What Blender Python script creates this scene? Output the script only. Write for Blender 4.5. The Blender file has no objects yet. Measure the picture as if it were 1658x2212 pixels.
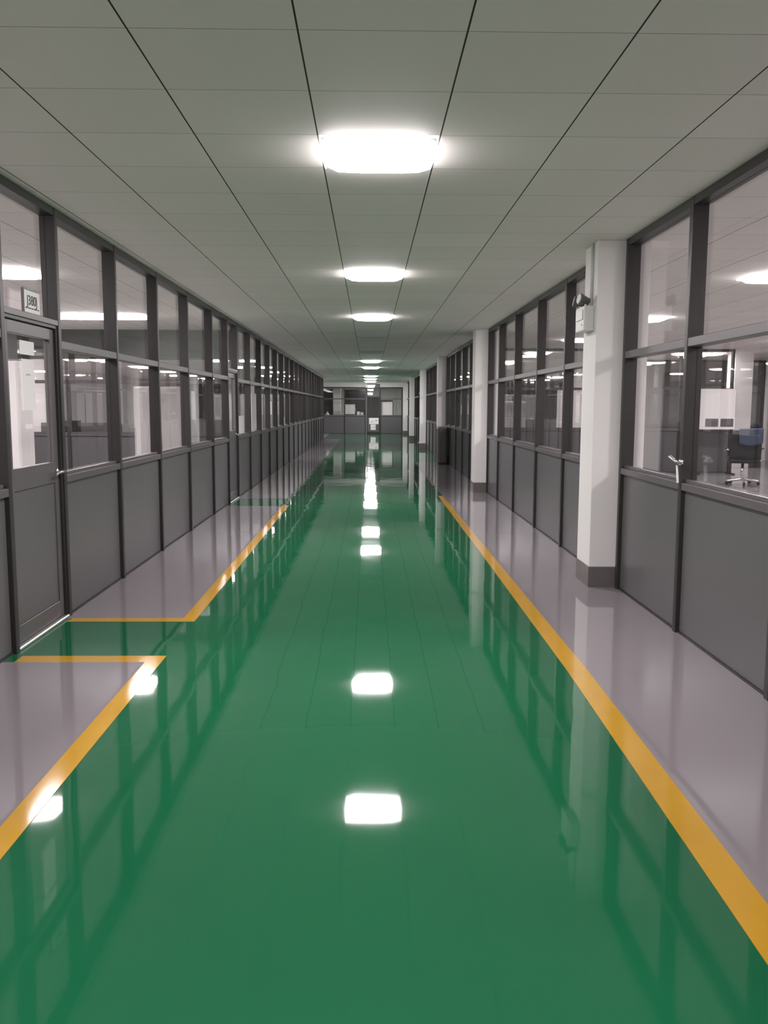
import bpy, bmesh, math, random
from mathutils import Matrix, Vector

random.seed(7)
sc = bpy.context.scene
COL = sc.collection
PI = math.pi

# ------------------------------------------------------------------ materials
def s2l(c):
    return tuple(((v / 255) / 12.92 if v / 255 <= 0.04045 else ((v / 255 + 0.055) / 1.055) ** 2.4) for v in c)

def new_mat(name):
    m = bpy.data.materials.new(name)
    m.use_nodes = True
    nt = m.node_tree
    nt.nodes.clear()
    out = nt.nodes.new('ShaderNodeOutputMaterial')
    return m, nt, out

def principled(name, col, rough=0.5, metal=0.0, spec=0.5, var=0.0, vscale=3.0, bump=0.0, bscale=40.0, emit=None, estr=0.0):
    m, nt, out = new_mat(name)
    b = nt.nodes.new('ShaderNodeBsdfPrincipled')
    nt.links.new(b.outputs[0], out.inputs[0])
    b.inputs['Roughness'].default_value = rough
    b.inputs['Metallic'].default_value = metal
    b.inputs['Specular IOR Level'].default_value = spec
    b.inputs['Base Color'].default_value = (*col, 1)
    tc = nt.nodes.new('ShaderNodeTexCoord')
    if var > 0:
        n = nt.nodes.new('ShaderNodeTexNoise')
        n.inputs['Scale'].default_value = vscale
        n.inputs['Detail'].default_value = 3
        nt.links.new(tc.outputs['Object'], n.inputs['Vector'])
        mx = nt.nodes.new('ShaderNodeMix')
        mx.data_type = 'RGBA'
        mx.inputs[6].default_value = (*[max(0, c * (1 - var)) for c in col], 1)
        mx.inputs[7].default_value = (*[min(1, c * (1 + var)) for c in col], 1)
        nt.links.new(n.outputs['Fac'], mx.inputs[0])
        nt.links.new(mx.outputs[2], b.inputs['Base Color'])
    if bump > 0:
        n2 = nt.nodes.new('ShaderNodeTexNoise')
        n2.inputs['Scale'].default_value = bscale
        n2.inputs['Detail'].default_value = 1.5
        nt.links.new(tc.outputs['Object'], n2.inputs['Vector'])
        bp = nt.nodes.new('ShaderNodeBump')
        bp.inputs['Strength'].default_value = 1.0
        bp.inputs['Distance'].default_value = bump
        nt.links.new(n2.outputs['Fac'], bp.inputs['Height'])
        nt.links.new(bp.outputs[0], b.inputs['Normal'])
    if emit:
        b.inputs['Emission Color'].default_value = (*emit, 1)
        b.inputs['Emission Strength'].default_value = estr
    return m

def glass_mat(name, tint, f0=0.04):
    # thin architectural glass: clear transmission plus a Schlick mirror reflection
    m, nt, out = new_mat(name)
    tr = nt.nodes.new('ShaderNodeBsdfTransparent')
    tr.inputs[0].default_value = (*tint, 1)
    gl = nt.nodes.new('ShaderNodeBsdfGlossy')
    gl.inputs['Roughness'].default_value = 0.0
    gl.inputs['Color'].default_value = (1, 1, 1, 1)
    lw = nt.nodes.new('ShaderNodeLayerWeight')
    lw.inputs['Blend'].default_value = 0.5
    p = nt.nodes.new('ShaderNodeMath'); p.operation = 'POWER'; p.inputs[1].default_value = 5
    nt.links.new(lw.outputs['Facing'], p.inputs[0])
    ma = nt.nodes.new('ShaderNodeMath'); ma.operation = 'MULTIPLY_ADD'
    ma.inputs[1].default_value = 1 - f0
    ma.inputs[2].default_value = f0
    nt.links.new(p.outputs[0], ma.inputs[0])
    mx = nt.nodes.new('ShaderNodeMixShader')
    nt.links.new(ma.outputs[0], mx.inputs[0])
    nt.links.new(tr.outputs[0], mx.inputs[1])
    nt.links.new(gl.outputs[0], mx.inputs[2])
    nt.links.new(mx.outputs[0], out.inputs[0])
    return m

def ceiling_mat():
    m, nt, out = new_mat('metal_ceiling_tiles')
    b = nt.nodes.new('ShaderNodeBsdfPrincipled')
    b.inputs['Roughness'].default_value = 0.7
    b.inputs['Specular IOR Level'].default_value = 0.2
    nt.links.new(b.outputs[0], out.inputs[0])
    tc = nt.nodes.new('ShaderNodeTexCoord')
    sx = nt.nodes.new('ShaderNodeSeparateXYZ')
    nt.links.new(tc.outputs['Object'], sx.inputs[0])
    def M(op, a, bb=None, c=None):
        n = nt.nodes.new('ShaderNodeMath'); n.operation = op
        for i, v in enumerate((a, bb, c)):
            if v is None: continue
            if isinstance(v, (int, float)): n.inputs[i].default_value = v
            else: nt.links.new(v, n.inputs[i])
        return n.outputs[0]
    def joint(src, off, half):
        u = M('DIVIDE', M('SUBTRACT', src, off), 0.6)
        fr = M('FRACT', u)
        d = M('MULTIPLY', M('MINIMUM', fr, M('SUBTRACT', 1.0, fr)), 0.6)
        return M('LESS_THAN', d, half), M('FLOOR', u)
    jx, ix = joint(sx.outputs['X'], 0.345, 0.0036)
    jy, iy = joint(sx.outputs['Y'], 4.47, 0.0022)
    cmb = nt.nodes.new('ShaderNodeCombineXYZ')
    nt.links.new(ix, cmb.inputs[0]); nt.links.new(iy, cmb.inputs[1])
    wn = nt.nodes.new('ShaderNodeTexWhiteNoise'); wn.noise_dimensions = '2D'
    nt.links.new(cmb.outputs[0], wn.inputs['Vector'])
    mx = nt.nodes.new('ShaderNodeMix'); mx.data_type = 'RGBA'
    mx.inputs[6].default_value = (0.86, 0.808, 0.785, 1)
    mx.inputs[7].default_value = (0.90, 0.852, 0.83, 1)
    nt.links.new(wn.outputs['Value'], mx.inputs[0])
    m2 = nt.nodes.new('ShaderNodeMix'); m2.data_type = 'RGBA'
    m2.inputs[7].default_value = (0.34, 0.33, 0.31, 1)
    nt.links.new(mx.outputs[2], m2.inputs[6]); nt.links.new(jy, m2.inputs[0])
    m3 = nt.nodes.new('ShaderNodeMix'); m3.data_type = 'RGBA'
    m3.inputs[7].default_value = (0.035, 0.035, 0.03, 1)
    nt.links.new(m2.outputs[2], m3.inputs[6]); nt.links.new(jx, m3.inputs[0])
    nt.links.new(m3.outputs[2], b.inputs['Base Color'])
    return m

M_GREEN = principled('green_epoxy', (0.011, 0.135, 0.058), 0.035, spec=0.55, var=0.10, vscale=0.5, bump=0.0020, bscale=1.6)
M_GREY = principled('grey_epoxy', (0.295, 0.262, 0.285), 0.05, spec=0.5, var=0.05, vscale=0.8, bump=0.0016, bscale=1.6)
M_YELLOW = principled('yellow_line_paint', (0.64, 0.345, 0.030), 0.10, spec=0.5, var=0.10, vscale=4.0, bump=0.0008, bscale=2.0)
M_ROOMFLOOR = principled('grey_room_floor', (0.34, 0.32, 0.33), 0.12, var=0.06, vscale=0.7)
M_CEIL = ceiling_mat()
M_FRAME = principled('dark_anodised_frame', (0.038, 0.033, 0.034), 0.38, spec=0.5, var=0.08, vscale=6)
M_RAIL = principled('anodised_rail_lit_tone', (0.125, 0.11, 0.118), 0.35, spec=0.5, var=0.06, vscale=6)  # mullion metal again; light caught by rails is put into this paler colour
M_PANEL = principled('grey_infill_panel', (0.130, 0.124, 0.131), 0.34, spec=0.4, var=0.05, vscale=1.2)
M_DPANEL = principled('dark_grey_panel', (0.05, 0.05, 0.05), 0.34, spec=0.4, var=0.06, vscale=1.5)
M_GLASS = glass_mat('clear_glass', (0.985, 0.985, 0.98))
M_DGLASS = glass_mat('smoked_glass', (0.45, 0.45, 0.45))
M_WHITE = principled('white_plaster', (0.90, 0.865, 0.865), 0.6, var=0.03, vscale=2)
M_WALL = principled('pale_wall_paint', (0.55, 0.54, 0.535), 0.7, var=0.04, vscale=1.0)
M_SKIRT = principled('brown_grey_skirting', (0.165, 0.148, 0.145), 0.3, var=0.05, vscale=3)
M_WPLASTIC = principled('white_plastic', (0.78, 0.77, 0.76), 0.4)
M_PAPER = principled('white_paper', (0.92, 0.88, 0.89), 0.8)
M_INK = principled('black_ink', (0.02, 0.02, 0.02), 0.6)
M_FAINT = principled('faded_print', (0.60, 0.58, 0.59), 0.8)
M_CHROME = principled('polished_chrome', (0.85, 0.85, 0.85), 0.12, metal=1.0)
M_ALU = principled('brushed_aluminium', (0.62, 0.61, 0.60), 0.35, metal=0.8)
M_BLACK = principled('black_plastic', (0.018, 0.018, 0.018), 0.45)
M_LEATHER = principled('black_leather', (0.02, 0.021, 0.02), 0.5, var=0.15, vscale=20, bump=0.002, bscale=60)
M_SCREEN = principled('dark_screen', (0.012, 0.012, 0.014), 0.08)
M_DESK = principled('pale_desk_top', (0.58, 0.56, 0.55), 0.35, var=0.04)
M_CAB = principled('pale_grey_steel', (0.46, 0.45, 0.455), 0.45, var=0.03)
M_BLUE = principled('blue_grey_cloth', (0.075, 0.095, 0.155), 0.9, var=0.25, vscale=12)
M_HEAD = principled('mid_grey_steel', (0.12, 0.116, 0.113), 0.4)
M_FIXT = principled('white_lamp_housing', (0.72, 0.72, 0.70), 0.5)
M_OFF = principled('unlit_diffuser', (0.70, 0.70, 0.68), 0.45)
M_GREENLED = principled('green_led', (0.05, 0.5, 0.1), 0.4)
LAMP_W = 78.0
M_LAMP = principled('lit_diffuser', (0.8, 0.8, 0.8), 0.5, emit=(1.0, 0.945, 0.955), estr=LAMP_W)
def cover_falloff(m):
    # the opal cover is brightest straight below its LED board and dimmer towards its upturned rim
    nt = m.node_tree
    b = next(n for n in nt.nodes if n.type == 'BSDF_PRINCIPLED')
    g = nt.nodes.new('ShaderNodeNewGeometry')
    sp = nt.nodes.new('ShaderNodeSeparateXYZ')
    nt.links.new(g.outputs['Normal'], sp.inputs[0])
    a = nt.nodes.new('ShaderNodeMath'); a.operation = 'ABSOLUTE'
    p = nt.nodes.new('ShaderNodeMath'); p.operation = 'POWER'; p.inputs[1].default_value = 9.0
    q = nt.nodes.new('ShaderNodeMath'); q.operation = 'MULTIPLY'; q.inputs[1].default_value = LAMP_W
    nt.links.new(sp.outputs['Z'], a.inputs[0]); nt.links.new(a.outputs[0], p.inputs[0]); nt.links.new(p.outputs[0], q.inputs[0])
    nt.links.new(q.outputs[0], b.inputs['Emission Strength'])
cover_falloff(M_LAMP)

# ------------------------------------------------------------------ mesh helpers
class MB:
    def __init__(self):
        self.bm = bmesh.new()
    def box(self, x0, x1, y0, y1, z0, z1, bev=0.0, seg=2):
        r = bmesh.ops.create_cube(self.bm, size=1.0)
        vs = r['verts']
        for v in vs:
            v.co = Vector(((x0 + x1) / 2 + v.co.x * (x1 - x0), (y0 + y1) / 2 + v.co.y * (y1 - y0), (z0 + z1) / 2 + v.co.z * (z1 - z0)))
        if bev > 0:
            es = list({e for v in vs for e in v.link_edges})
            bmesh.ops.bevel(self.bm, geom=es, offset=bev, segments=seg, affect='EDGES', profile=0.5)
        return self
    def tube(self, pts, r, seg=10):
        pts = [Vector(p) for p in pts]
        rings = []
        for i, p in enumerate(pts):
            d = (pts[min(i + 1, len(pts) - 1)] - pts[max(i - 1, 0)]).normalized()
            up = Vector((0, 0, 1)) if abs(d.z) < 0.9 else Vector((1, 0, 0))
            a = d.cross(up).normalized(); b = d.cross(a).normalized()
            rr = r[i] if isinstance(r, (list, tuple)) else r
            rings.append([self.bm.verts.new(p + a * math.cos(2 * PI * k / seg) * rr + b * math.sin(2 * PI * k / seg) * rr) for k in range(seg)])
        for i in range(len(rings) - 1):
            for k in range(seg):
                self.bm.faces.new((rings[i][k], rings[i][(k + 1) % seg], rings[i + 1][(k + 1) % seg], rings[i + 1][k]))
        self.bm.faces.new(rings[0][::-1]); self.bm.faces.new(rings[-1])
        return self
    def poly_prism(self, pts, z0, z1):
        a = [self.bm.verts.new((x, y, z0)) for x, y in pts]
        b = [self.bm.verts.new((x, y, z1)) for x, y in pts]
        n = len(pts)
        self.bm.faces.new(a[::-1]); self.bm.faces.new(b)
        for i in range(n):
            self.bm.faces.new((a[i], a[(i + 1) % n], b[(i + 1) % n], b[i]))
        return self
    def build(self, name, mat, parent=None, smooth=False):
        bmesh.ops.recalc_face_normals(self.bm, faces=self.bm.faces[:])
        me = bpy.data.meshes.new(name)
        self.bm.to_mesh(me); self.bm.free()
        me.materials.append(mat)
        if smooth:
            for p in me.polygons: p.use_smooth = True
        o = bpy.data.objects.new(name, me)
        COL.objects.link(o)
        if parent is not None:
            o.parent = parent
        return o

def tag(o, label=None, cat=None, group=None, kind=None):
    if label: o['label'] = label
    if cat: o['category'] = cat
    if group: o['group'] = group
    if kind: o['kind'] = kind
    return o

def empty(name, loc=(0, 0, 0), rz=0.0):
    o = bpy.data.objects.new(name, None)
    o.empty_display_size = 0.1
    o.location = loc
    o.rotation_euler = (0, 0, rz)
    COL.objects.link(o)
    return o

def copy_tree(o, parent=None):
    c = o.copy()
    COL.objects.link(c)
    c.parent = parent
    for ch in o.children:
        copy_tree(ch, c)
    return c

ORD = ['first', 'second', 'third', 'fourth', 'fifth', 'sixth', 'seventh', 'eighth', 'ninth', 'tenth', 'eleventh', 'twelfth',
       'thirteenth', 'fourteenth', 'fifteenth', 'sixteenth', 'seventeenth', 'eighteenth', 'nineteenth', 'twentieth',
       'twenty-first', 'twenty-second', 'twenty-third', 'twenty-fourth', 'twenty-fifth', 'twenty-sixth', 'twenty-seventh',
       'twenty-eighth', 'twenty-ninth', 'thirtieth']

# ------------------------------------------------------------------ dimensions (metres; camera stands at x=0, y=0)
CEIL = 2.80
XL, XR = -2.112, 2.024          # corridor faces of the two glass walls
SILL, RAIL = 0.9975, 1.897
YEND = 48.5
ROOMX = 11.2
YBACK, YFAR = -3.0, 62.0
LEFT_END, COLX = 40.5, 1.815

# ------------------------------------------------------------------ floor, ceiling, outer walls
def quad_floor():
    bm = bmesh.new()
    xs = [-ROOMX, XL - 0.05, XR + 0.05, ROOMX]
    grid_t = {}
    for zi, z in enumerate((0.0, -0.12)):
        for i, x in enumerate(xs):
            for j, y in enumerate((YBACK, YFAR)):
                grid_t[(i, j, zi)] = bm.verts.new((x, y, z))
    for i in range(3):
        f = bm.faces.new((grid_t[(i, 0, 0)], grid_t[(i + 1, 0, 0)], grid_t[(i + 1, 1, 0)], grid_t[(i, 1, 0)]))
        f.material_index = 0 if i == 1 else 1
        f = bm.faces.new((grid_t[(i, 0, 1)], grid_t[(i, 1, 1)], grid_t[(i + 1, 1, 1)], grid_t[(i + 1, 0, 1)]))
        f.material_index = 1
    me = bpy.data.meshes.new('floor'); bm.to_mesh(me); bm.free()
    me.materials.append(M_GREEN); me.materials.append(M_ROOMFLOOR)
    o = bpy.data.objects.new('floor', me); COL.objects.link(o)
    return tag(o, 'glossy green painted corridor floor with grey edges', 'floor', kind='structure')
FLOOR = quad_floor()

P = 0.002      # paint thickness
GX_L, GX_R = -1.305, 1.225    # inner edges of the grey walkways
YLW = 0.095
def painted(name, mat, x0, x1, y0, y1, label):
    o = MB().box(x0, x1, y0, y1, 0.0003, P).build(name, mat, FLOOR)
    o['label'] = label
    return o
# left: near pad, lane to the door, long pad, second lane, far pad
painted('grey_walkway', M_GREY, XL - 0.06, GX_L, YBACK, 4.98, 'pale grey painted floor strip before the left door')
painted('grey_walkway', M_GREY, XL - 0.06, GX_L, 6.05, 13.05, 'pale grey painted floor strip past the left door')
painted('grey_walkway', M_GREY, XL - 0.06, GX_L, 14.1, LEFT_END, 'far pale grey painted floor strip along the left wall')
EDGE = [(YBACK, 1.05, 1.18), (2.0, 1.065, 1.19), (4.8, 1.121, 1.239), (9.0, 1.138, 1.236), (14.6, 1.15, 1.228)]   # hand painted, not quite straight
def painted_poly(name, mat, pts, label):
    o = MB().poly_prism(pts, 0.0003, P).build(name, mat, FLOOR)
    o['label'] = label
painted_poly('grey_walkway', M_GREY, [(b, y) for y, a, b in EDGE] + [(1.228, 23.4), (XR + 0.06, 23.4), (XR + 0.06, YBACK)], 'pale grey painted floor strip along the right wall')
painted('yellow_line', M_YELLOW, GX_L, GX_L + YLW, YBACK, 5.11, 'near yellow floor line on the left')
painted('yellow_line', M_YELLOW, XL + 0.05, GX_L, 4.98, 5.11, 'yellow cross line before the left doorway')
painted('yellow_line', M_YELLOW, GX_L, GX_L + YLW, 5.95, 13.15, 'long yellow floor line past the left door')
painted('yellow_line', M_YELLOW, XL + 0.03, GX_L, 5.95, 6.05, 'yellow cross line past the left doorway')
painted_poly('yellow_line', M_YELLOW, [(a, y) for y, a, b in EDGE] + [(b, y) for y, a, b in EDGE[::-1]], 'long yellow floor line on the right')

tag(MB().box(-ROOMX, ROOMX, YBACK, YFAR, CEIL, CEIL + 0.12).build('ceiling', M_CEIL), 'grey square tiled metal ceiling', 'ceiling', kind='structure')
tag(MB().box(-ROOMX - 0.12, -ROOMX, YBACK, YFAR, 0, CEIL).build('wall_left', M_WALL), 'pale outer wall of the left room', 'wall', kind='structure')
tag(MB().box(ROOMX, ROOMX + 0.12, YBACK, YFAR, 0, CEIL).build('wall_right', M_WALL), 'pale outer wall of the right room', 'wall', kind='structure')
tag(MB().box(-ROOMX, ROOMX, YFAR, YFAR + 0.12, 0, CEIL).build('wall_back', M_WALL), 'pale far wall beyond the end partition', 'wall', kind='structure')
tag(MB().box(-ROOMX, ROOMX, YBACK - 0.12, YBACK, 0, CEIL).build('wall_front', M_WALL), 'pale wall behind the viewer', 'wall', kind='structure')

# ------------------------------------------------------------------ glazed bays
# local frame: u runs along the wall, d runs away from the viewer's side (0 = face), z up.
MW, MD, GD = 0.052, 0.105, 0.065        # mullion width, depth, glass depth
WIN = [0]; DOOR = [0]

class Frame:
    """maps (u, d, z) boxes to world boxes for one wall"""
    def __init__(self, kind, base):
        self.kind, self.base = kind, base
    def box(self, mb, u0, u1, d0, d1, z0, z1, bev=0.0):
        if self.kind == 'L': mb.box(-d1, -d0, u0, u1, z0, z1, bev, 1)
        elif self.kind == 'R': mb.box(d0, d1, u0, u1, z0, z1, bev, 1)
        else: mb.box(u0, u1, d0, d1, z0, z1, bev, 1)
        return mb
    def origin(self, u):
        return {'L': (self.base, u, 0), 'R': (self.base, u, 0), 'C': (u, self.base, 0)}[self.kind]

def fbox(fr, root, name, mat, *a, bev=0.003):
    return fr.box(MB(), *a, bev=bev).build(name, mat, root)

def mullion(fr, root, u, h=CEIL, z0=0.0):
    return fbox(fr, root, 'mullion', M_FRAME, u - MW / 2, u + MW / 2, 0.0, MD, z0, h - 0.001, bev=0.004)

def bay(fr, u0, u1, label, last=False, head=CEIL, panel=M_PANEL, glass=M_GLASS, upper=None, sillmat=M_RAIL):
    WIN[0] += 1
    L = u1 - u0
    root = empty('window_%d' % WIN[0], fr.origin(u0))
    tag(root, label, 'window', kind='structure')
    mullion(fr, root, 0.0, head)
    if last: mullion(fr, root, L, head)
    a, b = MW / 2, L - MW / 2
    fbox(fr, root, 'head_rail', M_FRAME, a, b, 0.004, MD, head - 0.055, head - 0.001)
    fbox(fr, root, 'transom_rail', sillmat, a, b, 0.004, MD, RAIL - 0.028, RAIL + 0.028)
    m = MB()
    fr.box(m, a, b, 0.002, MD, SILL - 0.05, SILL, bev=0.004)
    fr.box(m, a, b, 0.03, GD - 0.006, SILL - 0.002, SILL + 0.022, bev=0.004)
    m.build('sill', sillmat, root)
    fbox(fr, root, 'infill_panel', panel, a, b, 0.03, 0.075, 0.012, SILL - 0.05)
    fbox(fr, root, 'bottom_rail', M_FRAME, a, b, 0.018, 0.09, 0.0, 0.012, bev=0.0)
    fbox(fr, root, 'lower_pane', glass, a, b, GD, GD + 0.006, SILL + 0.0, RAIL - 0.028, bev=0)
    if upper is None:
        fbox(fr, root, 'upper_pane', glass, a, b, GD, GD + 0.006, RAIL + 0.028, head - 0.055, bev=0)
    else:
        fbox(fr, root, 'upper_panel', upper, a, b, 0.04, 0.07, RAIL + 0.028, head - 0.055)
    return root

def lever_handle(fr, u, d, z, du, parent, name='handle'):
    # rose, neck and lever in chrome
    def pt(uu, dd, zz):
        return {'L': (-dd, uu, zz), 'R': (dd, uu, zz), 'C': (uu, dd, zz)}[fr.kind]
    m = MB()
    m.tube([pt(u, d, z), pt(u, d - 0.010, z)], 0.026, 16)
    m.tube([pt(u, d - 0.008, z), pt(u, d - 0.052, z)], 0.010, 10)
    m.tube([pt(u - 0.008 * du, d - 0.050, z), pt(u + 0.06 * du, d - 0.052, z), pt(u + 0.115 * du, d - 0.048, z - 0.004), pt(u + 0.13 * du, d - 0.042, z - 0.02)],
           [0.011, 0.010, 0.009, 0.008], 10)
    return m.build(name, M_CHROME, parent, smooth=True)

def door(fr, u0, u1, label, last=False, glass=M_GLASS, panel=M_PANEL, leafmat=None, hinge_near=True, handle=True, head=CEIL):
    DOOR[0] += 1
    leafmat = leafmat or M_RAIL
    L = u1 - u0
    root = empty('door_%d' % DOOR[0], fr.origin(u0))
    tag(root, label, 'door', kind='structure')
    mullion(fr, root, 0.0, head)
    if last: mullion(fr, root, L, head)
    a, b = MW / 2, L - MW / 2
    TR = 2.018
    fbox(fr, root, 'head_rail', M_FRAME, a, b, 0.004, MD, head - 0.055, head - 0.001)
    fbox(fr, root, 'transom_rail', M_RAIL, a, b, 0.002, MD, TR, TR + 0.038)
    fbox(fr, root, 'upper_pane', glass, a, b, GD, GD + 0.006, TR + 0.038, head - 0.055, bev=0)
    m = MB()
    fr.box(m, a, a + 0.022, 0.012, 0.09, 0, TR, bev=0.002)
    fr.box(m, b - 0.022, b, 0.012, 0.09, 0, TR, bev=0.002)
    fr.box(m, a + 0.022, b - 0.022, 0.012, 0.09, TR - 0.022, TR, bev=0.002)
    m.build('door_frame', M_FRAME, root)
    th = MB()
    fr.box(th, a, b, 0.0, 0.10, 0.0, 0.022, bev=0.006)
    th.build('threshold', M_ALU, root)
    la, lb, lz0, lz1 = a + 0.025, b - 0.025, 0.028, TR - 0.026
    d0, d1 = 0.03, 0.075
    st = 0.07
    m = MB()
    fr.box(m, la, la + st, d0, d1, lz0, lz1, bev=0.003)
    fr.box(m, lb - st, lb, d0, d1, lz0, lz1, bev=0.003)
    fr.box(m, la + st, lb - st, d0, d1, lz1 - 0.075, lz1, bev=0.003)
    fr.box(m, la + st, lb - st, d0, d1, 0.96, 1.10, bev=0.003)
    fr.box(m, la + st, lb - st, d0, d1, lz0, lz0 + 0.11, bev=0.003)
    leaf = m.build('door_leaf', leafmat, root)
    fbox(fr, leaf, 'door_pane', glass, la + st, lb - st, 0.05, 0.056, 1.10, lz1 - 0.075, bev=0)
    fbox(fr, leaf, 'door_panel', panel, la + st, lb - st, 0.040, 0.066, lz0 + 0.11, 0.96)
    if handle:
        hu = lb - 0.035 if hinge_near else la + 0.035
        lever_handle(fr, hu, d0, 1.035, -1 if hinge_near else 1, leaf)
    return root

# --- left wall
FL = Frame('L', XL)
left_posts = [-2.6, -1.0, 0.6, 2.15, 3.7, 5.18, 6.12, 7.5, 8.95, 10.42, 12.0, 13.30, 14.25, 15.75, 17.3, 18.8, 20.3, 21.8, 23.3, 24.8, 26.3, 27.8, 29.3, 30.8, 32.3, 33.8, 35.3, 36.8, 38.3, 39.4, LEFT_END]
n = 0
for i in range(len(left_posts) - 1):
    u0, u1 = left_posts[i], left_posts[i + 1]
    last = i == len(left_posts) - 2
    if abs(u0 - 5.18) < 0.01:
        door(FL, u0, u1, 'grey door with a tall glass pane and paper notices in left wall', leafmat=M_RAIL)
    elif abs(u0 - 13.30) < 0.01:
        door(FL, u0, u1, 'second grey glazed door along the left wall, farther off', leafmat=M_RAIL)
    else:
        if u1 < 5.3:
            lb = 'dark framed glass bay of the left wall, %s back from the near door' % ORD[4 - n]
        else:
            lb = 'dark framed glass bay of the left wall, %s past the near door' % ORD[n - 5]
        bay(FL, u0, u1, lb, last)
        n += 1

# --- right wall, broken by white columns
FR = Frame('R', XR)
segs = [[-2.6, -1.1, 0.4, 1.65, 2.9, 4.3, 5.67, 7.055],
        [7.60, 9.22, 10.73, 12.37, 13.9, 15.13],
        [15.70, 16.7, 17.95, 19.35, 20.8, 22.2, 23.35],
        [23.92, 25.4, 26.9, 28.4, 29.95, 31.55],
        [32.12, 33.9, 35.5, 36.6, 38.2, 39.72],
        [40.3, 42.3, 44.3, 46.4, 48.2]]
segname = ['before the nearest white column', 'between the first and second white columns', 'between the second and third white columns',
           'between the third and fourth white columns', 'between the fourth and fifth white columns', 'beyond the fifth white column']
for si, sg in enumerate(segs):
    k = 0
    for i in range(len(sg) - 1):
        u0, u1 = sg[i], sg[i + 1]
        last = i == len(sg) - 2
        if si == 2 and i == 0:
            door(FR, u0, u1, 'dark glazed door just past the second white column', glass=M_DGLASS, panel=M_DPANEL, leafmat=M_FRAME, hinge_near=False)
        elif si == 4 and i == 2:
            door(FR, u0, u1, 'dark glazed door past the fourth white column', glass=M_DGLASS, panel=M_DPANEL, leafmat=M_FRAME, hinge_near=False)
        else:
            dark = si in (2, 4)
            bay(FR, u0, u1, 'dark framed glass bay of the right wall, %s %s' % (ORD[k], segname[si]), last,
                panel=M_DPANEL if dark else M_PANEL, glass=M_DGLASS if si == 4 else M_GLASS)
            k += 1

# window stay and lever on the near right mullion
def window_stay():
    root = empty('window_stay', (XR, 5.63, SILL))
    tag(root, 'chrome lever and slanting stay arm on the near right mullion', 'window stay')
    m = MB()
    m.tube([(-0.002, 0, 0.135), (-0.022, 0, 0.135)], 0.02, 14)
    m.tube([(-0.018, 0.0, 0.135), (-0.045, 0.0, 0.137), (-0.052, 0.012, 0.145)], 0.009, 10)
    m.build('pivot', M_CHROME, root, smooth=True)
    MB().tube([(-0.05, -0.02, 0.138), (-0.052, 0.03, 0.15), (-0.05, 0.09, 0.165), (-0.048, 0.12, 0.163)], [0.009, 0.011, 0.012, 0.008], 10).build('lever', M_CHROME, root, smooth=True)
    MB().box(-0.030, -0.018, 0.0, 0.014, 0.0, 0.12, 0.003).build('stay_arm', M_WPLASTIC, root)
    root.children[-1].rotation_euler = (math.radians(-14), 0, 0)
    return root
window_stay()

# --- end partition across the corridor
FC = Frame('C', YEND)
HEAD_E = 2.54
ends = [-5.4, -3.9, -2.55, -1.37, -0.22]
for i in range(4):
    bay(FC, ends[i], ends[i + 1] - (0.0), 'end wall glass bay, %s to the left of its centre door' % ORD[3 - i], last=(i == 3), head=HEAD_E)
bay(FC, 0.60, 1.79, 'end wall glass bay right of its centre door', last=True, head=HEAD_E)
def end_door():
    DOOR[0] += 1
    root = empty('door_%d' % DOOR[0], (-0.16, YEND, 0))
    tag(root, 'tall dark glass door in the middle of the end wall', 'door', kind='structure')
    m = MB()
    m.box(0.0, 0.05, -0.02, 0.10, 0, 2.70, 0.004).box(0.68, 0.73, -0.02, 0.10, 0, 2.70, 0.004).box(0.05, 0.68, -0.02, 0.10, 2.65, 2.70, 0.004)
    m.build('door_frame', M_FRAME, root)
    fr = MB().box(0.05, 0.68, 0.01, 0.05, 0.88, 0.96, 0.003).box(0.05, 0.68, 0.01, 0.05, 0.0, 0.10, 0.003).box(0.05, 0.68, 0.01, 0.05, 1.98, 2.04, 0.003)
    fr.box(0.21, 0.25, 0.01, 0.05, 0.96, 1.98, 0.003)
    leaf = fr.build('door_leaf', M_FRAME, root)
    MB().box(0.05, 0.68, 0.025, 0.032, 0.96, 1.98).build('door_pane', M_DGLASS, leaf)
    MB().box(0.05, 0.68, 0.02, 0.04, 0.10, 0.88).build('door_panel', M_PANEL, leaf)
    MB().box(0.05, 0.68, 0.025, 0.032, 2.04, 2.65).build('upper_pane', M_GLASS, root)
    return root
end_door()
tag(MB().box(-5.43, -0.165, YEND - 0.01, YEND + 0.12, HEAD_E, CEIL).build('trim_1', M_WHITE), 'white fascia above the end wall, left of its door', 'fascia', kind='structure')
tag(MB().box(0.575, 2.10, YEND - 0.01, YEND + 0.12, HEAD_E, CEIL).build('trim_2', M_WHITE), 'white fascia above the end wall, right of its door', 'fascia', kind='structure')
tag(MB().box(-0.165, 0.575, YEND - 0.01, YEND + 0.12, 2.70, CEIL).build('trim_3', M_WHITE), 'white strip above the tall end door', 'fascia', kind='structure')
# return partition closing the left room where the left wall stops
FC2 = Frame('C', LEFT_END)
for i, (a, b) in enumerate([(-5.2, -3.68), (-3.68, -2.25)]):
    bay(FC2, a, b, 'glass bay turning off the far end of the left wall, %s from the left' % ORD[i], last=True if i == 1 else False, glass=M_DGLASS)

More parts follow.
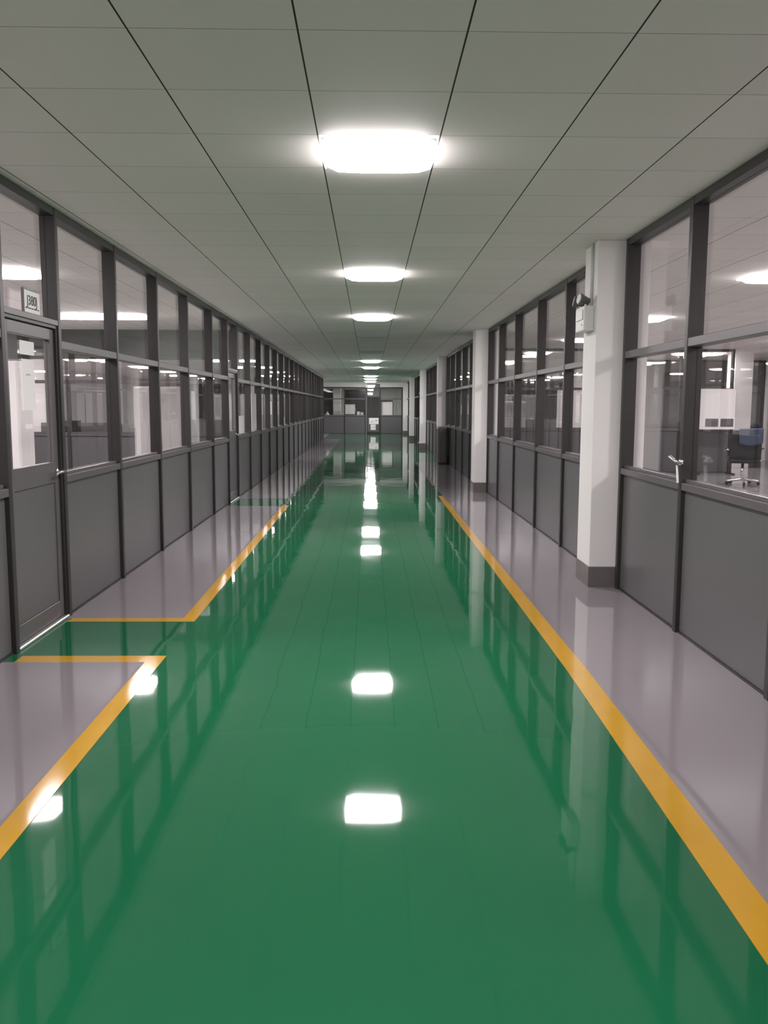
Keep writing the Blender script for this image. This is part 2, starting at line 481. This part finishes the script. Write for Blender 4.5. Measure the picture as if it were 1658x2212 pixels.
# --- cross partitions inside the side rooms
FC3 = Frame('C', 15.6)
xs = [-8.2, -6.75, -5.3, -3.85, -2.32]
for i in range(4):
    bay(FC3, xs[i], xs[i + 1], 'cross partition bay in the left room with dark header, %s from the corridor' % ORD[3 - i], last=(i == 3), head=2.345)
tag(MB().box(-8.23, -2.29, 15.6, 15.7, 2.345, CEIL).build('trim_4', M_DPANEL), 'dark grey header above the left room cross partition', 'header', kind='structure')
FC4 = Frame('C', 20.0)
xs = [2.36, 3.85, 5.55, 7.08, 8.26]
for i in range(4):
    bay(FC4, xs[i], xs[i + 1], 'cross partition bay in the right room, %s from the corridor' % ORD[i], last=(i == 3))
FC5 = Frame('C', 24.6)
for i in range(3):
    bay(FC5, 7.6 + 1.15 * i, 8.75 + 1.15 * i, 'dark glazed bay deep behind the armchair in the right room, %s from left' % ORD[i], last=(i == 2), panel=M_DPANEL, glass=M_DGLASS)
bay(FC4, 9.3, 10.9, 'cross partition bay in the right room beyond its open doorway', last=True)

# ------------------------------------------------------------------ columns
def column(x0, y0, w, label, name='column', group=None, skirt=True):
    root = empty(name, (x0 + w / 2, y0 + w / 2, 0))
    tag(root, label, 'column', group)
    h = w / 2
    MB().box(-h, h, -h, h, 0.17 if skirt else 0.0, CEIL - 0.001, 0.006).build('shaft', M_WHITE, root)
    if skirt:
        s = MB().box(-h - 0.004, h + 0.004, -h - 0.004, h + 0.004, 0.0, 0.17, 0.003).build('skirting', M_SKIRT, root)
        s['label'] = 'brown grey skirting band'
    return root
col_y = [7.115, 15.2, 23.42, 31.62, 39.8, 48.35]
cl = ['nearest square white column on the right, carrying the emergency light', 'second square white column along the right wall',
      'third square white column along the right wall', 'fourth square white column along the right wall',
      'fifth square white column along the right wall, far off', 'last square white column at the right of the end wall']
for y, l in zip(col_y, cl):
    column(COLX if y < 48 else 1.835, y if y < 48 else 48.0, 0.42 if y < 48 else 0.42, l, group='white columns along the right wall')
column(8.95, 21.6, 0.46, 'square white column in the right room behind the black armchair', skirt=False)
column(-7.2, 19.0, 0.45, 'square white column deep in the left room', skirt=False)
column(6.3, 27.0, 0.42, 'square white column far back in the right room', skirt=False)
column(-2.05, 50.2, 0.42, 'square white column behind the end wall glass, left of the printer', skirt=False)

def dark_box():
    root = empty('floor_cabinet', (1.885, 22.9, 0))
    tag(root, 'dark rounded floor cabinet against the right wall before third column', 'cabinet')
    MB().box(-0.125, 0.125, -0.32, 0.32, 0.02, 0.97, 0.05).build('body', M_HEAD, root)
    MB().box(-0.10, 0.10, -0.29, 0.29, 0.0, 0.02).build('plinth', M_BLACK, root)
dark_box()

# conduit and emergency light on the nearest column
def emergency_light():
    root = empty('emergency_light', (COLX, 7.33, 2.20))
    tag(root, 'white twin-head emergency light box high on nearest column', 'emergency light')
    MB().box(-0.085, -0.002, -0.14, 0.14, -0.10, 0.10, 0.008).build('housing', M_WPLASTIC, root)
    c = MB().box(-0.093, -0.085, -0.11, 0.11, -0.01, 0.075, 0.003).build('front_cover', M_WPLASTIC, root)
    MB().tube([(-0.085, -0.08, -0.05), (-0.089, -0.08, -0.05)], 0.006, 8).build('indicator', M_GREENLED, root)
    for s in (-1, 1):
        m = MB()
        m.tube([(-0.045, s * 0.075, 0.10), (-0.045, s * 0.075, 0.125)], 0.010, 10)
        m.tube([(-0.030, s * 0.075, 0.14), (-0.07, s * 0.08, 0.148), (-0.105, s * 0.09, 0.155), (-0.115, s * 0.092, 0.157)], [0.022, 0.034, 0.045, 0.045], 16)
        hd = m.build('lamp_head', M_HEAD, root, smooth=False)
        MB().tube([(-0.112, s * 0.092, 0.157), (-0.121, s * 0.0935, 0.159)], 0.039, 16).build('lens', M_WPLASTIC, hd)
    return root
emergency_light()
cd = MB().tube([(COLX - 0.012, 7.26, 2.305), (COLX - 0.012, 7.26, 2.799)], 0.011, 10)
tag(cd.build('conduit', M_FIXT, smooth=True), 'thin grey conduit running up from the emergency light', 'conduit')

# ------------------------------------------------------------------ ceiling lights
def make_lamp(on):
    root = empty('ceiling_light', (0, 0, CEIL))
    MB().box(-0.285, 0.285, -0.285, 0.285, -0.012, -0.0005, 0.004).build('frame', M_FIXT, root)
    # pillow shaped diffuser
    bm = bmesh.new()
    N = 8
    a = 0.303
    def sq(u, v):
        # rounded square outline
        k = max(abs(u), abs(v))
        r = math.hypot(u, v)
        if r < 1e-9: return 0.0, 0.0
        t = 0.16 * k ** 2
        f = (1 - t) + t * (k / r)
        return u * f * a, v * f * a
    vs = {}
    for i in range(N + 1):
        for j in range(N + 1):
            u, v = -1 + 2 * i / N, -1 + 2 * j / N
            x, y = sq(u, v)
            z = -0.006 - 0.042 * ((1 - u ** 6) * (1 - v ** 6)) ** 0.5
            vs[i, j] = bm.verts.new((x, y, z))
    for i in range(N):
        for j in range(N):
            bm.faces.new((vs[i, j], vs[i, j + 1], vs[i + 1, j + 1], vs[i + 1, j]))
    me = bpy.data.meshes.new('diffuser'); bm.to_mesh(me); bm.free()
    me.materials.append(M_LAMP if on else M_OFF)
    for p in me.polygons: p.use_smooth = True
    d = bpy.data.objects.new('diffuser', me); COL.objects.link(d); d.parent = root
    return root
proto = {True: make_lamp(True), False: make_lamp(False)}
used = {True: False, False: False}
def lamp(x, y, on, label, group):
    o = proto[on] if not used[on] else copy_tree(proto[on])
    used[on] = True
    o.location = (x, y, CEIL)
    tag(o, label, 'ceiling light', group)
    return o
CX = 0.045
off_k = {3, 4, 7}
for k in range(11):
    y = 4.77 + 4.2 * k
    on = k not in off_k
    if k == 0: lb = 'large lit square ceiling light nearest the viewer over the corridor'
    else: lb = '%s square ceiling light of the corridor, %s from the viewer' % ('lit' if on else 'unlit', ORD[k])
    lamp(CX, y, on, lb, 'corridor ceiling lights')
lamp(CX, 0.57, True, 'lit square ceiling light directly overhead of the viewer', 'corridor ceiling lights')
for k in range(3):
    lamp(CX, 51.0 + 4.2 * k, True, 'lit square ceiling light, %s beyond the end wall glass' % ORD[k], 'ceiling lights beyond the end wall')
for x, nm in ((-3.555, 'left room row next to the corridor'), (-7.755, 'left room row away from the corridor'),
              (4.1, 'right room row next to the corridor'), (8.3, 'right room row away from the corridor')):
    lamp(x, 0.57, True, 'square ceiling light level with the viewer, %s' % nm, 'ceiling lights of the side rooms')
    for k in range(10):
        lamp(x, 4.77 + 4.2 * k, True, 'lit square ceiling light, %s of the %s' % (ORD[k], nm), 'ceiling lights of the side rooms')
lamp(-4.158, 13.17, True, 'lit square ceiling light paired with its neighbour in the left room', 'ceiling lights of the side rooms')

# ------------------------------------------------------------------ sign and notices on the left door
def door_sign():
    root = empty('room_sign', (XL - 0.015, 5.675, 2.0575))
    tag(root, 'small white plate with black characters standing on the left door transom', 'sign')
    MB().box(-0.012, 0.0, -0.13, 0.13, 0.0, 0.140, 0.003).build('plate', M_WPLASTIC, root)
    fr = MB().box(-0.014, 0.003, -0.138, -0.130, 0.0, 0.147).box(-0.014, 0.003, -0.130, 0.138, 0.140, 0.147)
    fr.build('border', M_RAIL, root)
    cu = bpy.data.curves.new('characters', 'FONT')
    cu.body = 'J380J'; cu.size = 0.085; cu.extrude = 0.0006; cu.align_x = 'CENTER'
    to = bpy.data.objects.new('tmp', cu); COL.objects.link(to)
    bpy.context.view_layer.update()
    me = bpy.data.meshes.new_from_object(to.evaluated_get(bpy.context.evaluated_depsgraph_get()))
    bpy.data.objects.remove(to)
    me.name = 'characters'
    me.materials.clear(); me.materials.append(M_INK)
    t = bpy.data.objects.new('characters', me); COL.objects.link(t); t.parent = root
    t.matrix_local = Matrix.Translation((0.0012, 0.0, 0.050)) @ Matrix.Rotation(PI / 2, 4, 'Z') @ Matrix.Rotation(PI / 2, 4, 'X')
    m = MB()
    for q, w in ((-0.11, 0.03), (-0.07, 0.045), (-0.015, 0.03), (0.025, 0.05), (0.085, 0.025)):
        m.box(0.0002, 0.0012, q, q + w, 0.026, 0.033)
    m.build('small_print', M_INK, root)
    return root
door_sign()
GLX = XL - 0.05
def notice(x, y0, y1, z0, z1, label, lines, face=1, group='paper notices on the left door'):
    root = empty('paper_notice', (x, (y0 + y1) / 2, z0))
    tag(root, label, 'notice', group)
    w, h = (y1 - y0) / 2, z1 - z0
    MB().box(0.0, 0.0012, -w, w, 0, h).build('sheet', M_PAPER, root)
    if lines:
        m = MB()
        for (a, b, q) in lines:
            m.box(0.0012, 0.0016, a * w, b * w, q * h, q * h + 0.012)
        m.build('print', M_FAINT, root)
    return root
notice(GLX + 0.0015, 5.53, 5.76, 1.80, 1.885, 'upper white landscape sheet stuck on the left door glass', [])
notice(GLX + 0.0015, 5.545, 5.75, 1.452, 1.772, 'tall white sheet hanging below the smaller one on left door glass', [(-0.4, 0.35, 0.68)])
notice(GLX + 0.0015, 5.60, 5.68, 1.335, 1.365, 'small pale slip below the tall sheet on left door glass', [])
pl = XL - GD + 0.0008
notice(pl, 14.62, 15.3, 1.02, 1.32, 'white sheet low on the left glass just past the second door', [], group='papers on the left glass wall')
notice(pl, 16.3, 17.0, 1.04, 1.72, 'large pale sheet on the left glass, second bay past second door', [], group='papers on the left glass wall')

# ------------------------------------------------------------------ furniture in the side rooms
def cabinet(x0, x1, y0, y1, h, label, mat=M_CAB, doors=2, front='-y', group=None, cat='cabinet'):
    root = empty('storage_cabinet', ((x0 + x1) / 2, (y0 + y1) / 2, 0))
    tag(root, label, cat, group)
    wx, wy = (x1 - x0) / 2, (y1 - y0) / 2
    MB().box(-wx, wx, -wy + 0.02, wy, 0.06, h, 0.006).build('body', mat, root)
    MB().box(-wx + 0.02, wx - 0.02, -wy + 0.05, wy - 0.02, 0.0, 0.06).build('plinth', M_FRAME, root)
    for k in range(doors):
        a = -wx + 0.004 + k * (2 * wx - 0.004) / doors
        b = -wx + (k + 1) * (2 * wx - 0.004) / doors
        d = MB().box(a, b, -wy, -wy + 0.02, 0.08, h - 0.02, 0.003).build('door', mat, root)
        hx = b - 0.04 if k % 2 == 0 else a + 0.04
        MB().box(hx - 0.006, hx + 0.006, -wy - 0.018, -wy, h * 0.48, h * 0.58, 0.003).build('handle', M_ALU, d)
    return root
cabinet(-4.95, -4.28, 10.8, 11.3, 2.02, 'tall white cabinet seen through the left door glass', mat=M_WHITE)
cabinet(-3.3, -2.62, 12.4, 12.85, 1.75, 'white cabinet close behind the left glass near the second door', mat=M_WHITE)
for k in range(4):
    cabinet(-9.0 + k * 1.0, -8.02 + k * 1.0, 25.0, 25.5, 1.9, 'pale steel locker at the back of the left room, %s from left' % ORD[k], group='steel lockers in the left room')
for k in range(3):
    cabinet(-5.6 + k * 0.95, -4.68 + k * 0.95, 31.0, 31.5, 1.9, 'pale steel cabinet far back in the left room, %s from left' % ORD[k], group='far cabinets in the left room')
for k in range(3):
    cabinet(3.0 + k * 0.95, 3.92 + k * 0.95, 30.0, 30.5, 1.9, 'pale steel cabinet far back in the right room, %s from left' % ORD[k], group='far cabinets in the right room')
cabinet(3.1, 3.8, 21.4, 21.9, 1.62, 'white cabinet behind the right room cross partition near the corridor', mat=M_WHITE)
cabinet(5.0, 6.3, 23.0, 23.5, 1.95, 'wide white cabinet behind the right room cross partition', mat=M_WHITE)

def white_screen():
    root = empty('display_board', (7.69, 19.55, 0))
    tag(root, 'large white board with two small grey panes, in the right room', 'board')
    MB().box(-0.40, 0.46, -0.02, 0.02, 1.0, 1.90, 0.006).build('board', M_WHITE, root)
    for a in (-0.20, 0.14):
        MB().box(a, a + 0.29, -0.026, -0.02, 1.06, 1.24, 0.002).build('pane', M_PANEL, root)
    for a in (-0.36, 0.42):
        m = MB().box(a - 0.02, a + 0.02, -0.018, 0.018, 0.02, 1.0).box(a - 0.025, a + 0.025, -0.22, 0.22, 0.0, 0.03, 0.004)
        m.build('leg', M_FRAME, root)
white_screen()

def desk(x, y, w, d, label, rz=0.0, group='desks in the side rooms'):
    root = empty('desk', (x, y, 0), rz)
    tag(root, label, 'desk', group)
    MB().box(-w / 2, w / 2, -d / 2, d / 2, 0.715, 0.745, 0.004).build('desk_top', M_DESK, root)
    for s in (-1, 1):
        MB().box(s * (w / 2 - 0.05) - 0.02, s * (w / 2 - 0.05) + 0.02, -d / 2 + 0.05, d / 2 - 0.05, 0.0, 0.715, 0.003).build('leg', M_CAB, root)
    MB().box(-w / 2 + 0.07, w / 2 - 0.07, d / 2 - 0.1, d / 2 - 0.08, 0.25, 0.715).build('modesty_panel', M_CAB, root)
    MB().box(-w / 2, w / 2, d / 2 + 0.002, d / 2 + 0.032, 0.45, 1.12, 0.004).build('divider', M_PANEL, root)
    return root
def monitor(x, y, label, rz=0.0, z=0.7455):
    root = empty('monitor', (x, y, z), rz)
    tag(root, label, 'monitor', 'monitors on desks')
    MB().box(-0.12, 0.12, -0.09, 0.09, 0.0, 0.012, 0.004).tube([(0, 0.02, 0.01), (0, 0.03, 0.2)], 0.018).build('stand', M_BLACK, root)
    b = MB().box(-0.27, 0.27, -0.01, 0.03, 0.10, 0.43, 0.006).build('case', M_BLACK, root)
    MB().box(-0.255, 0.255, -0.012, -0.01, 0.115, 0.415).build('screen', M_SCREEN, b)
    return root

def office_chair(x, y, rz, label):
    root = empty('office_chair', (x, y, 0), rz)
    tag(root, label, 'chair', 'black office chairs')
    MB().box(-0.27, 0.27, -0.27, 0.25, 0.42, 0.53, 0.04, 3).build('seat', M_LEATHER, root, smooth=True)
    # backrest: gently curved thick cushion
    bm = bmesh.new(); N = 8; vs = {}
    for s in (0, 1):
        for i in range(N + 1):
            for j in range(N + 1):
                u, v = -1 + 2 * i / N, j / N
                x_ = u * (0.29 - 0.03 * v ** 3) ; z_ = 0.50 + 0.56 * v
                th = 0.05 * (1 - u ** 6) * (1 - (2 * v - 1) ** 8) ** 0.5 + 0.008
                y_ = 0.26 + 0.12 * v - 0.05 * math.sin(v * PI) + 0.04 * (-(u ** 2)) + (th if s else -th)
                vs[s, i, j] = bm.verts.new((x_, y_, z_))
    for s in (0, 1):
        for i in range(N):
            for j in range(N):
                bm.faces.new((vs[s, i, j], vs[s, i + 1, j], vs[s, i + 1, j + 1], vs[s, i, j + 1]))
    for i in range(N):
        bm.faces.new((vs[0, i, 0], vs[0, i + 1, 0], vs[1, i + 1, 0], vs[1, i, 0]))
        bm.faces.new((vs[0, i, N], vs[0, i + 1, N], vs[1, i + 1, N], vs[1, i, N]))
        bm.faces.new((vs[0, 0, i], vs[0, 0, i + 1], vs[1, 0, i + 1], vs[1, 0, i]))
        bm.faces.new((vs[0, N, i], vs[0, N, i + 1], vs[1, N, i + 1], vs[1, N, i]))
    mb = MB(); mb.bm.free(); mb.bm = bm
    mb.build('backrest', M_LEATHER, root, smooth=True)
    for s in (-1, 1):
        ar = MB().tube([(s * 0.25, 0.05, 0.46), (s * 0.315, 0.05, 0.47), (s * 0.32, -0.02, 0.68), (s * 0.32, 0.16, 0.69), (s * 0.30, 0.26, 0.68)], 0.016, 10).build('armrest', M_CHROME, root, smooth=True)
        MB().box(s * 0.32 - 0.03, s * 0.32 + 0.03, -0.08, 0.18, 0.695, 0.72, 0.01).build('arm_pad', M_BLACK, ar)
    MB().tube([(0, 0, 0.10), (0, 0, 0.42)], [0.032, 0.026], 12).build('gas_lift', M_CHROME, root, smooth=True)
    m = MB()
    for k in range(5):
        a = 2 * PI * k / 5 + 0.3
        m.tube([(0, 0, 0.11), (0.30 * math.cos(a), 0.30 * math.sin(a), 0.075)], [0.03, 0.018], 8)
    m.build('star_base', M_ALU, root)
    for k in range(5):
        a = 2 * PI * k / 5 + 0.3
        cx, cy = 0.30 * math.cos(a), 0.30 * math.sin(a)
        MB().tube([(cx - 0.02 * math.sin(a), cy + 0.02 * math.cos(a), 0.03), (cx + 0.02 * math.sin(a), cy - 0.02 * math.cos(a), 0.03)], 0.03, 12).build('caster', M_BLACK, root)
    return root
OC = office_chair(7.25, 16.9, PI * 0.92, 'black leather armchair on a pale star base in the right room')
def jacket():
    # cloth folded over the chair's shoulder
    bm = bmesh.new(); N, K = 10, 14; vs = {}
    prof = [(0.0, 0.022), (0.03, 0.024), (0.062, 0.012), (0.078, -0.02), (0.082, -0.06), (0.084, -0.10), (0.086, -0.15), (0.088, -0.19), (0.09, -0.23), (0.092, -0.27)]
    for i in range(N):
        for k in range(K + 1):
            t = k / K
            y_, z_ = prof[i]
            x_ = -0.27 + 0.42 * t
            wob = 0.004 * (1 + math.sin(9 * t + i * 0.7))
            zz = z_ * (0.8 + 0.35 * math.sin(2.2 * t + 0.4)) if z_ < 0 else z_ - 0.02 * t
            vs[i, k] = bm.verts.new((x_, y_ + wob, zz))
    for i in range(N - 1):
        for k in range(K):
            bm.faces.new((vs[i, k], vs[i, k + 1], vs[i + 1, k + 1], vs[i + 1, k]))
    mb = MB(); mb.bm.free(); mb.bm = bm
    o = mb.build('jacket', M_BLUE, smooth=True)
    md = o.modifiers.new('thick', 'SOLIDIFY'); md.thickness = 0.012
    M = Matrix.Translation((7.25, 16.9, 0)) @ Matrix.Rotation(PI * 0.92, 4, 'Z') @ Matrix.Translation((0, 0.37, 1.082))
    o.matrix_world = M
    return tag(o, 'blue grey jacket draped over the black armchair', 'jacket')
jacket()
desk(9.15, 23.2, 1.6, 0.75, 'pale desk behind the black armchair beyond the doorway')
monitor(9.2, 23.2, 'black monitor on the pale desk beyond the black armchair', 0.1)
desk(-4.2, 18.5, 1.6, 0.75, 'pale desk with divider behind the left cross partition near the corridor')
monitor(-4.2, 18.5, 'black monitor on the desk behind the left cross partition')
desk(-6.2, 18.5, 1.6, 0.75, 'pale desk with divider behind the left cross partition, away from corridor')
monitor(-6.3, 18.5, 'black monitor on the left room desk away from the corridor')
desk(-4.4, 23.0, 1.6, 0.75, 'pale desk farther back in the left room')
desk(5.2, 25.8, 1.6, 0.75, 'pale desk farther back in the right room')

# ------------------------------------------------------------------ behind the end wall
def counter():
    root = empty('counter', (-1.6, 49.3, 0))
    tag(root, 'long low counter behind the end wall glass', 'counter')
    MB().box(-1.6, 1.25, -0.3, 0.3, 0.96, 1.0, 0.004).build('counter_top', M_DESK, root)
    MB().box(-1.55, 1.2, -0.25, 0.28, 0.0, 0.96).build('counter_base', M_CAB, root)
counter()
def printer():
    root = empty('printer', (-1.08, 49.25, 1.001))
    tag(root, 'white boxy printer on the counter behind the end wall', 'printer', None)
    MB().box(-0.27, 0.27, -0.22, 0.22, 0.05, 0.60, 0.012).build('body', M_WPLASTIC, root)
    MB().box(-0.28, 0.28, -0.23, 0.23, 0.0, 0.05, 0.004).build('base', M_BLACK, root)
    MB().box(-0.2, 0.2, -0.1, 0.15, 0.60, 0.63, 0.004).build('top_tray', M_DPANEL, root)
printer()
for k, (x, h) in enumerate(((-0.62, 0.2), (-0.42, 0.16))):
    o = MB().box(x - 0.08, x + 0.08, 49.12, 49.36, 1.001, 1.001 + h, 0.01).build('paper_box', M_WPLASTIC)
    tag(o, ['taller white box beside the printer behind the end wall', 'lower white box next to the end door'][k], 'box', 'white boxes on the counter')
o = MB().tube([(-2.35, 49.15, 1.001), (-2.35, 49.15, 1.05), (-2.35, 49.15, 1.13), (-2.35, 49.15, 1.2)], [0.13, 0.12, 0.05, 0.02], 14).build('figurine', M_WPLASTIC)
tag(o, 'small white pointed ornament at the left of the counter', 'ornament')
cabinet(-1.42, -0.26, 51.2, 51.7, 2.45, 'tall black cabinet behind the printer beyond the end wall', mat=M_BLACK)
cabinet(-3.4, -2.1, 50.6, 51.1, 2.45, 'tall dark cabinet at the left behind the end wall glass', mat=M_DPANEL)
def blind():
    root = empty('roller_blind', (0.93, 48.78, 1.02))
    tag(root, 'white roller blind screen right of the end door', 'blind')
    MB().box(-0.34, 0.33, 0.0, 0.012, 0.0, 0.74).build('cloth', M_WHITE, root)
    MB().box(-0.36, 0.36, -0.015, 0.03, 0.74, 0.82, 0.01).build('cassette', M_DPANEL, root)
    MB().box(0.345, 0.385, -0.01, 0.02, 0.0, 0.74).build('side_guide', M_DPANEL, root)
    MB().box(-0.34, 0.33, -0.02, 0.03, -1.02, 0.0, 0.004).build('stand', M_CAB, root)
blind()
for k, (x0, x1, z0, z1) in enumerate(((-0.02, 0.50, 0.52, 0.86), (0.06, 0.34, 0.20, 0.50))):
    root = empty('poster', ((x0 + x1) / 2, YEND + 0.019, z0))
    tag(root, ['white poster on the lower end door panel', 'smaller grey white leaflet under the poster on the end door'][k], 'poster', 'papers on the end door')
    w = (x1 - x0) / 2
    MB().box(-w, w, -0.0012, 0, 0, z1 - z0).build('sheet', M_PAPER, root)
    MB().box(-w * 0.7, -w * 0.1, -0.0016, -0.0012, (z1 - z0) * 0.3, (z1 - z0) * 0.5).box(w * 0.2, w * 0.8, -0.0016, -0.0012, (z1 - z0) * 0.45, (z1 - z0) * 0.7).build('print', M_FAINT, root)

# ------------------------------------------------------------------ world, camera, render look
w = bpy.data.worlds.new('world'); sc.world = w
w.use_nodes = True
w.node_tree.nodes['Background'].inputs[0].default_value = (0.02, 0.02, 0.02, 1)
w.node_tree.nodes['Background'].inputs[1].default_value = 1.0

F, PITCH, YAW, ROLL, H = 1891.8, 0.1198, 0.0168, -0.0034, 1.4832
cam = bpy.data.cameras.new('camera')
cam.sensor_fit = 'VERTICAL'
cam.sensor_height = 36.0
cam.lens = F / 2212.0 * 36.0
cam.clip_start = 0.05; cam.clip_end = 200
co = bpy.data.objects.new('camera', cam); COL.objects.link(co)
co.matrix_world = Matrix.Translation((0, 0, H)) @ Matrix.Rotation(-YAW, 4, 'Z') @ Matrix.Rotation(PI / 2 - PITCH, 4, 'X') @ Matrix.Rotation(-ROLL, 4, 'Z')
sc.camera = co

sc.view_settings.view_transform = 'Standard'
sc.view_settings.look = 'None'
sc.view_settings.exposure = 0.0
sc.view_settings.gamma = 1.0
sc.view_settings.use_curve_mapping = False
sc.cycles.max_bounces = 16
sc.cycles.diffuse_bounces = 8
sc.cycles.glossy_bounces = 6
sc.cycles.transparent_max_bounces = 64
